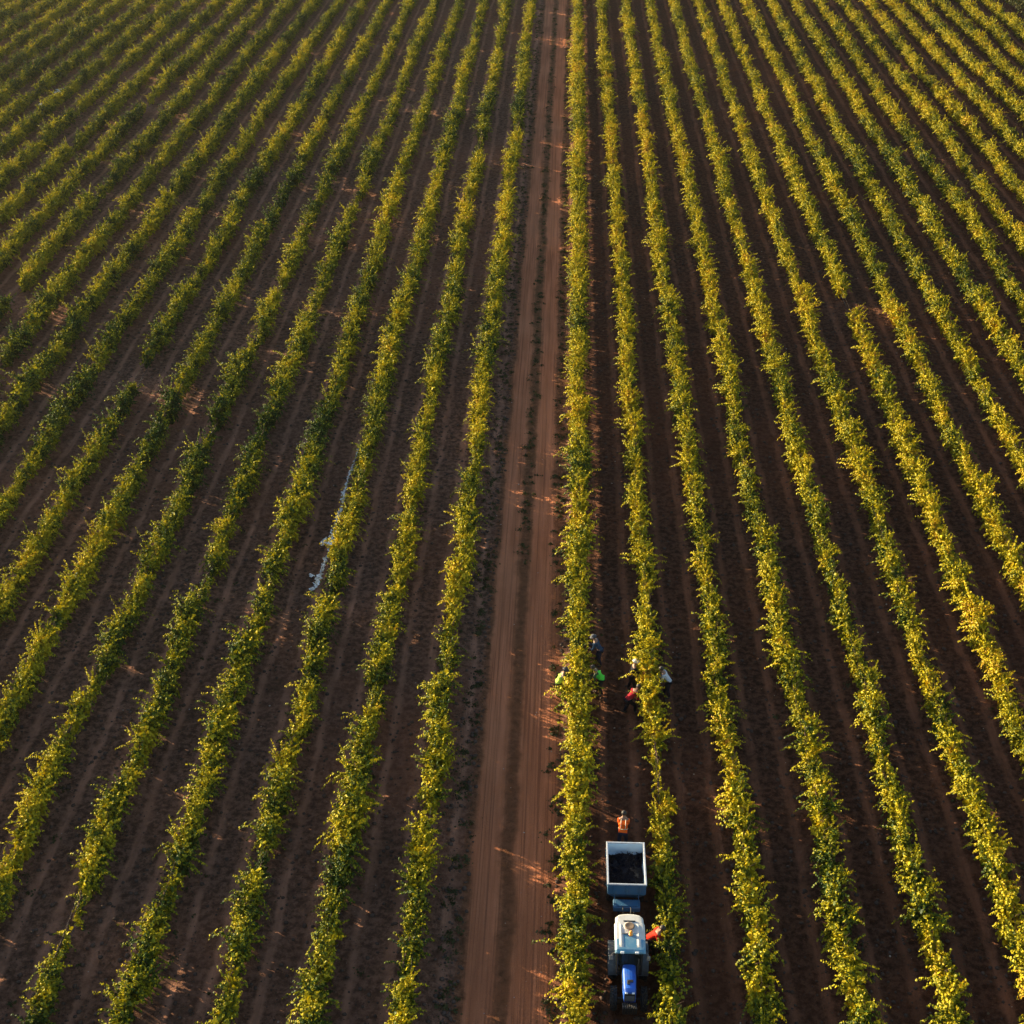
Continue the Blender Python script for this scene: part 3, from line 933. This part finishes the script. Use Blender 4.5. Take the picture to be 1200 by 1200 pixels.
        grid.append(row)
    for j in range(ny):
        for i in range(nx): bm.faces.new((grid[j][i], grid[j + 1][i], grid[j + 1][i + 1], grid[j][i + 1]))
    ext = bmesh.ops.extrude_face_region(bm, geom=bm.faces[:])
    for v in [g_ for g_ in ext['geom'] if isinstance(g_, bmesh.types.BMVert)]:
        v.co.z = 2.09 if v.co.y > -.95 else 2.07
        v.co.x *= .95
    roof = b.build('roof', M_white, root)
    roof.data.materials.append(M_roofshade)
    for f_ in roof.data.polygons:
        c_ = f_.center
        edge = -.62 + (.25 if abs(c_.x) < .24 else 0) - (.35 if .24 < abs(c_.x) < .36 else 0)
        if c_.y < edge: f_.material_index = 1  # front faces get the painted blue shade, set back between the ribs
    mod = roof.modifiers.new('bev', 'BEVEL'); mod.width = .012; mod.segments = 2; mod.limit_method = 'ANGLE'; mod.angle_limit = R(40)
    b = MB(); b.box((.0, .10, 2.318), (.40, .035, .03), bev=.006); b.build('vent_slot', M_black, roof)
    b = MB(); b.lathe([(2.296, .165), (2.335, .165), (2.345, .15), (2.338, .12), (2.325, .001)], (0.0, -.13, 0), 'Z', 24); b.build('hatch_ring', M_tan, roof, sm=True)
    b = MB(); b.lathe([(2.30, .185), (2.318, .195), (2.318, .168), (2.30, .16)], (0.0, -.13, 0), 'Z', 24); b.build('hatch_rim', M_white, roof, sm=True)
    b = MB(); b.lathe([(2.24, .065), (2.30, .065), (2.30, .055), (2.40, .052), (2.43, .035), (2.435, .001)], (0.03, -.46, 0), 'Z', 18)
    bc = b.build('beacon', M_orange, roof, sm=True)
    b = MB(); b.box((-.13, -.43, 2.285), (.26, .03, .03), bev=.006); b.build('beacon_bracket', M_grey, roof)
    for s in (-1, 1):
        b = MB(); b.box((s * .24 - .02, -1.14, 2.15), (.12, .05, .07), bev=.012); b.build('work_light', M_lamp, root)
    # fenders
    for s in (-1, 1):
        b = MB(); bm = b.bm
        A = []
        for k in range(13):
            a = R(-25 + 205 * k / 12)
            A.append([bm.verts.new((s * xx, math.cos(a) * rr, .58 + math.sin(a) * rr)) for xx, rr in ((.34, .655), (.66, .655), (.675, .63))])
        for k in range(12):
            for j in range(2): bm.faces.new((A[k][j], A[k][j + 1], A[k + 1][j + 1], A[k + 1][j]))
        bmesh.ops.solidify(bm, geom=bm.faces[:], thickness=.02)
        b.build('rear_fender', simple('fender_grey', (.16, .18, .20), .5, dirt=.5), root)
        b = MB(); b.tube([(s * .40, -.92, 1.98), (s * .58, -.99, 1.95), (s * .60, -1.0, 1.85)], .011, 6); b.box((s * .61, -1.0, 1.77), (.12, .03, .20), bev=.012)
        b.build('mirror', M_hub, root)
    b = MB(); b.tube([(.28, -1.15, 1.1), (.285, -1.15, 1.75), (.285, -1.10, 1.85)], .028, 8); b.build('exhaust_pipe', M_black, root)
    b = MB(); b.box((0, -.02, 1.15), (.40, .40, .12), bev=.04); b.box((0, .17, 1.42), (.38, .10, .48), bev=.04, rot=(R(-8), 0, 0)); b.build('seat', M_black, root)
    b = MB(); b.lathe([(-.012, .17), (.0, .185), (.012, .17), (0, .158), (-.012, .17)], (0, 0, 0), 'Z', 20)
    b.tube([(0, 0, 0), (0, -.06, -.32)], .02, 6); b.tube([(-.16, 0, 0), (.16, 0, 0)], .01, 6)
    o = b.build('steering_wheel', M_black, root); o.location = (0, -.52, 1.42); o.rotation_euler = (R(-28), 0, 0)
tractor()

# ------------------------------------------------------------------ people
def skin(name, pts, edges, rads, mat, parent, root=0, extra=None, sub=2):
    me = bpy.data.meshes.new(name)
    me.from_pydata([tuple(p) for p in pts], edges, [])
    o = bpy.data.objects.new(name, me); C.objects.link(o)
    m = o.modifiers.new('skin', 'SKIN')
    m.use_smooth_shade = True
    if not me.skin_vertices:
        pass
    for i, rd in enumerate(rads):
        sv = me.skin_vertices[0].data[i]
        sv.radius = (rd, rd) if not hasattr(rd, '__len__') else rd
        sv.use_root = (i == root)
    s = o.modifiers.new('sub', 'SUBSURF'); s.levels = sub; s.render_levels = sub
    dg = bpy.context.evaluated_depsgraph_get()
    me2 = bpy.data.meshes.new_from_object(o.evaluated_get(dg))
    bpy.data.objects.remove(o)
    me2.name = name
    if extra:
        bm = bmesh.new(); bm.from_mesh(me2); extra(bm); bm.to_mesh(me2); bm.free()
    me2.materials.clear(); me2.materials.append(mat); smooth(me2)
    ob = link_mesh(name, me2, parent); return ob

def person(loc, rz, label, bend=0.4, knees=0.1, reach=(0.45, 0.95), shirt=(0.1, 0.1, 0.1), legs=(0.02, 0.025, 0.04), vest=None, stripes=False,
           hat=None, skinc=(0.23, 0.12, 0.075), twist=0.0, sleeves=True, cat='person', hc=None, step=0.12):
    root = empty('person', (loc[0], loc[1], hz(loc[0], loc[1]) + .01), rz)
    tag(root, label, cat)
    ms = simple('skin_tone', skinc, .55, dirt=.15, scale=8)
    msh = simple('shirt_cloth', shirt, .9, dirt=.3, scale=9, dirtcol=tuple(c * .5 for c in shirt), bump=.5, spec=.1)
    ml = simple('trouser_cloth', legs, .9, dirt=.3, scale=9, bump=.5, spec=.1)
    mb = simple('boot_leather', (.03, .022, .018), .7)
    V = Vector
    hipz = .93 - .16 * knees * 2
    hip = V((0, -.10 * bend, hipz))
    u = V((0, math.sin(bend), math.cos(bend)))
    fwd = V((0, math.cos(bend), -math.sin(bend)))
    chest = hip + u * .27; nb = hip + u * .48; neck = hip + u * .55
    hb = bend * .75
    hu = V((0, math.sin(hb), math.cos(hb))); hf = V((0, math.cos(hb), -math.sin(hb)))
    headc = neck + hu * .13; top = neck + hu * .215
    sh = {s: nb - u * .045 + V((s * .175, 0, 0)) for s in (-1, 1)}
    el, wr, pa = {}, {}, {}
    for s in (-1, 1):
        tgt = V((s * .10, hip.y + reach[0] + .04 * s, reach[1] + .05 * s))
        d = tgt - sh[s]
        if d.length > .54: d = d.normalized() * .54
        tgt = sh[s] + d
        L_ = d.length; hgt = math.sqrt(max(0.0004, .28 ** 2 - (L_ / 2) ** 2))
        el[s] = sh[s] + d * .5 + V((s * .12, 0, -1)).normalized() * hgt
        wr[s] = tgt; pa[s] = wr[s] + (wr[s] - el[s]).normalized() * .075
    kn, an, to, hp = {}, {}, {}, {}
    for s in (-1, 1):
        hp[s] = hip + V((s * .09, 0, -.06))
        fy_ = s * step
        an[s] = V((s * .12, fy_, .085)); to[s] = V((s * .135, fy_ + .15, .045))
        kn[s] = (hp[s] + an[s]) * .5 + V((s * .02, .03 + .34 * knees, .02))
    pts = [hip, chest, nb, neck, headc, top]; E = [(0, 1), (1, 2), (2, 3), (3, 4), (4, 5)]
    rd = [(.13, .10), (.135, .10), (.10, .08), (.052, .052), (.082, .092), (.062, .07)]
    for s in (-1, 1):
        i = len(pts)
        pts += [sh[s], el[s], wr[s], pa[s]]; rd += [.058, .043, .030, (.040, .018)]
        E += [(2, i), (i, i + 1), (i + 1, i + 2), (i + 2, i + 3)]
        i = len(pts)
        pts += [hp[s], kn[s], an[s], to[s]]; rd += [.088, .060, .042, .035]
        E += [(0, i), (i, i + 1), (i + 1, i + 2), (i + 2, i + 3)]
    def extra(bm):
        b = MB(); b.bm.free(); b.bm = bm
        # face: nose, eyes sockets, mouth, ears
        b.ball(headc + hf * .098 - hu * .005, .016, (1, 1.1, 1.4), 1)
        for s in (-1, 1):
            b.ball(headc + V((s * .033, 0, 0)) + hf * .082 + hu * .022, .011, (1.3, .8, .8), 1)
            b.ball(headc + V((s * .086, 0, 0)) - hu * .005, .022, (.4, .8, 1.2), 1)
        b.ball(headc + hf * .084 - hu * .045, .018, (1.4, .5, .4), 1)
        # five fingers per hand
        for s in (-1, 1):
            d = (pa[s] - wr[s]).normalized(); lat = d.cross(V((0, 0, 1)));
            if lat.length < .1: lat = V((1, 0, 0))
            lat.normalize(); dn = d.cross(lat).normalized()
            if dn.z > 0: dn = -dn
            for k, ln in enumerate((.062, .075, .080, .066)):
                o_ = pa[s] + lat * (-.026 + .0175 * k) - d * .01
                p1 = o_ + d * ln * .45 + dn * .006; p2 = p1 + (d * .75 + dn * .6) * ln * .35; p3 = p2 + (d * .3 + dn * .9) * ln * .28
                b.tube([o_, p1, p2, p3], [.0095, .009, .008, .0055], 6)
            q = wr[s] + d * .035 - lat * .028
            b.tube([q, q - lat * .025 + d * .022 + dn * .008, q - lat * .030 + d * .050 + dn * .018], [.0115, .010, .007], 6)
    body = skin('body', pts, E, rd, ms, root, 0, extra)
    # clothes as shells on the same skeleton
    P2 = [hip - u * .06, hip + u * .1, chest, nb]; E2 = [(0, 1), (1, 2), (2, 3)]; r2 = [(.150, .118), (.152, .118), (.158, .120), (.118, .096)]
    for s in (-1, 1):
        i = len(P2); P2 += [sh[s], el[s]]; r2 += [.075, .056]; E2 += [(3, i), (i, i + 1)]
        if sleeves: P2.append(wr[s]); r2.append(.042); E2.append((i + 1, i + 2))
    skin('shirt', P2, E2, r2, msh, root, 1)
    P3 = [hip + V((0, 0, .02))]; E3 = []; r3 = [(.148, .118)]
    for s in (-1, 1):
        i = len(P3); P3 += [hp[s], kn[s], an[s] + V((0, 0, .03))]; r3 += [.108, .078, .062]; E3 += [(0, i), (i, i + 1), (i + 1, i + 2)]
    skin('trousers', P3, E3, r3, ml, root, 0)
    for s in (-1, 1):
        skin('boot', [an[s] + V((0, 0, .05)), an[s] + V((0, 0, -.03)), to[s] + V((0, .02, .005))], [(0, 1), (1, 2)], [.056, .052, .045], mb, root, 1)
    if vest:
        mv = simple('vest_cloth', vest, .75, dirt=.15, scale=9, dirtcol=tuple(c * .6 for c in vest), spec=.2)
        P4 = [hip - u * .02, hip + u * .12, chest, nb - u * .02]; r4 = [(.170, .135), (.170, .135), (.178, .138), (.145, .112)]
        vo = skin('safety_vest', P4, [(0, 1), (1, 2), (2, 3)], r4, mv, root, 1)
        if stripes:
            mr = simple('reflective_band', (.80, .74, .52), .4, dirt=.1)
            b = MB()
            c0 = hip + u * .12
            q = Vector((0, 0, 1)).rotation_difference(u)
            for (uu, rx, ry) in ((.10, .182, .146),):
                ring = []
                for k in range(28):
                    a = 2 * math.pi * k / 28
                    for dz in (-.014, .014):
                        ring.append(b.bm.verts.new(hip + u * uu + q @ V((rx * math.cos(a), ry * math.sin(a), dz))))
                for k in range(28):
                    a_, b_, c_, d_ = ring[2 * k], ring[2 * k + 1], ring[(2 * k + 3) % 56], ring[(2 * k + 2) % 56]
                    b.bm.faces.new((a_, b_, c_, d_))
            for s in (-1, 1):
                back = -fwd
                for sg in (1, -1):
                    pp = [hip + u * .13 + V((s * .085, 0, 0)) + back * sg * .158, chest + V((s * .088, 0, 0)) + back * sg * .160, nb + V((s * .085, 0, 0)) + back * sg * .125]
                    b.tube(pp, [.013, .014, .012], 6)
            bmesh.ops.solidify(b.bm, geom=b.bm.faces[:28], thickness=.006)
            b.build('reflective_band', mr, vo, sm=True)
    hcol = hc or (.012, .010, .009)
    b = MB()
    q = Vector((0, 0, 1)).rotation_difference(hu)
    if hat:
        mh = simple('hat_cloth', hat, .85, dirt=.2, scale=10, spec=.1)
        hb_ = MB()
        n = 20
        rings = []
        for (zz, rr) in ((.030, .150), (.036, .150), (.040, .102), (.085, .098), (.118, .075), (.130, .03), (.131, .001)):
            rings.append([hb_.bm.verts.new(headc + q @ V((rr * math.cos(2 * math.pi * k / n), rr * 1.06 * math.sin(2 * math.pi * k / n), zz))) for k in range(n)])
        for i in range(len(rings) - 1):
            for k in range(n): hb_.bm.faces.new((rings[i][k], rings[i][(k + 1) % n], rings[i + 1][(k + 1) % n], rings[i + 1][k]))
        hb_.bm.faces.new(rings[0][::-1])
        hb_.build('hat', mh, root, sm=True)
    b.ball(headc + hu * .022 - hf * .016, .100, (.98, 1.02, .98), 3)
    kill = [v for v in b.bm.verts if (v.co - headc).dot(hf) > .045 and (v.co - headc).dot(hu) < .065]
    bmesh.ops.delete(b.bm, geom=kill, context='VERTS')
    bmesh.ops.solidify(b.bm, geom=b.bm.faces[:], thickness=.008)
    b.build('hair', simple('hair', hcol, .6), root, sm=True)
    return root

person((2.34, 42.43), R(-6), 'worker in an orange safety vest standing behind the grape trailer', bend=0.38, reach=(.42, 1.0), shirt=(.85, .13, .02),
       vest=(1.0, .14, .01), stripes=True, legs=(.02, .03, .06), step=.10)
person((3.16, 37.15), R(-100), 'worker in a red jacket bending into the vines beside the tractor cab', bend=0.75, knees=.2, reach=(.42, .85), shirt=(.60, .030, .015), legs=(.01, .01, .012), hc=(.02, .01, .008))
person((1.62, 52.0), R(88), 'worker in a bright green vest picking on the right side of the road-side vine row', bend=0.65, knees=.2, reach=(.45, .9), shirt=(.06, .10, .06), vest=(.10, .70, .06), legs=(.03, .03, .03))
person((-0.10, 51.6), R(-85), 'worker in a yellow-green vest picking on the road side of the vine row', bend=0.45, reach=(.45, 1.0), shirt=(.10, .10, .08), vest=(.42, .62, .08), hat=(.05, .05, .06), legs=(.03, .03, .03))
person((1.60, 54.0), R(80), 'worker in dark blue clothes just behind the one in the green vest', bend=0.5, reach=(.45, 1.0), shirt=(.03, .06, .11), hat=(.08, .085, .10), legs=(.02, .025, .05))
person((2.98, 52.25), R(-82), 'worker in black with a white hat just left of the second vine row', bend=0.28, reach=(.45, 1.05), shirt=(.015, .015, .018), hat=(.50, .49, .46), legs=(.012, .012, .016))
person((2.86, 50.75), R(-62), 'worker in a red top stooping just in front of the white-hatted worker', bend=0.85, knees=.35, reach=(.42, .75), shirt=(.35, .02, .03), legs=(.008, .010, .018), step=.2)
person((4.50, 51.9), R(82), 'worker in a pale grey shirt across the vines from the white-hatted worker', bend=0.60, reach=(.45, .95), shirt=(.50, .52, .56), legs=(.012, .012, .02))
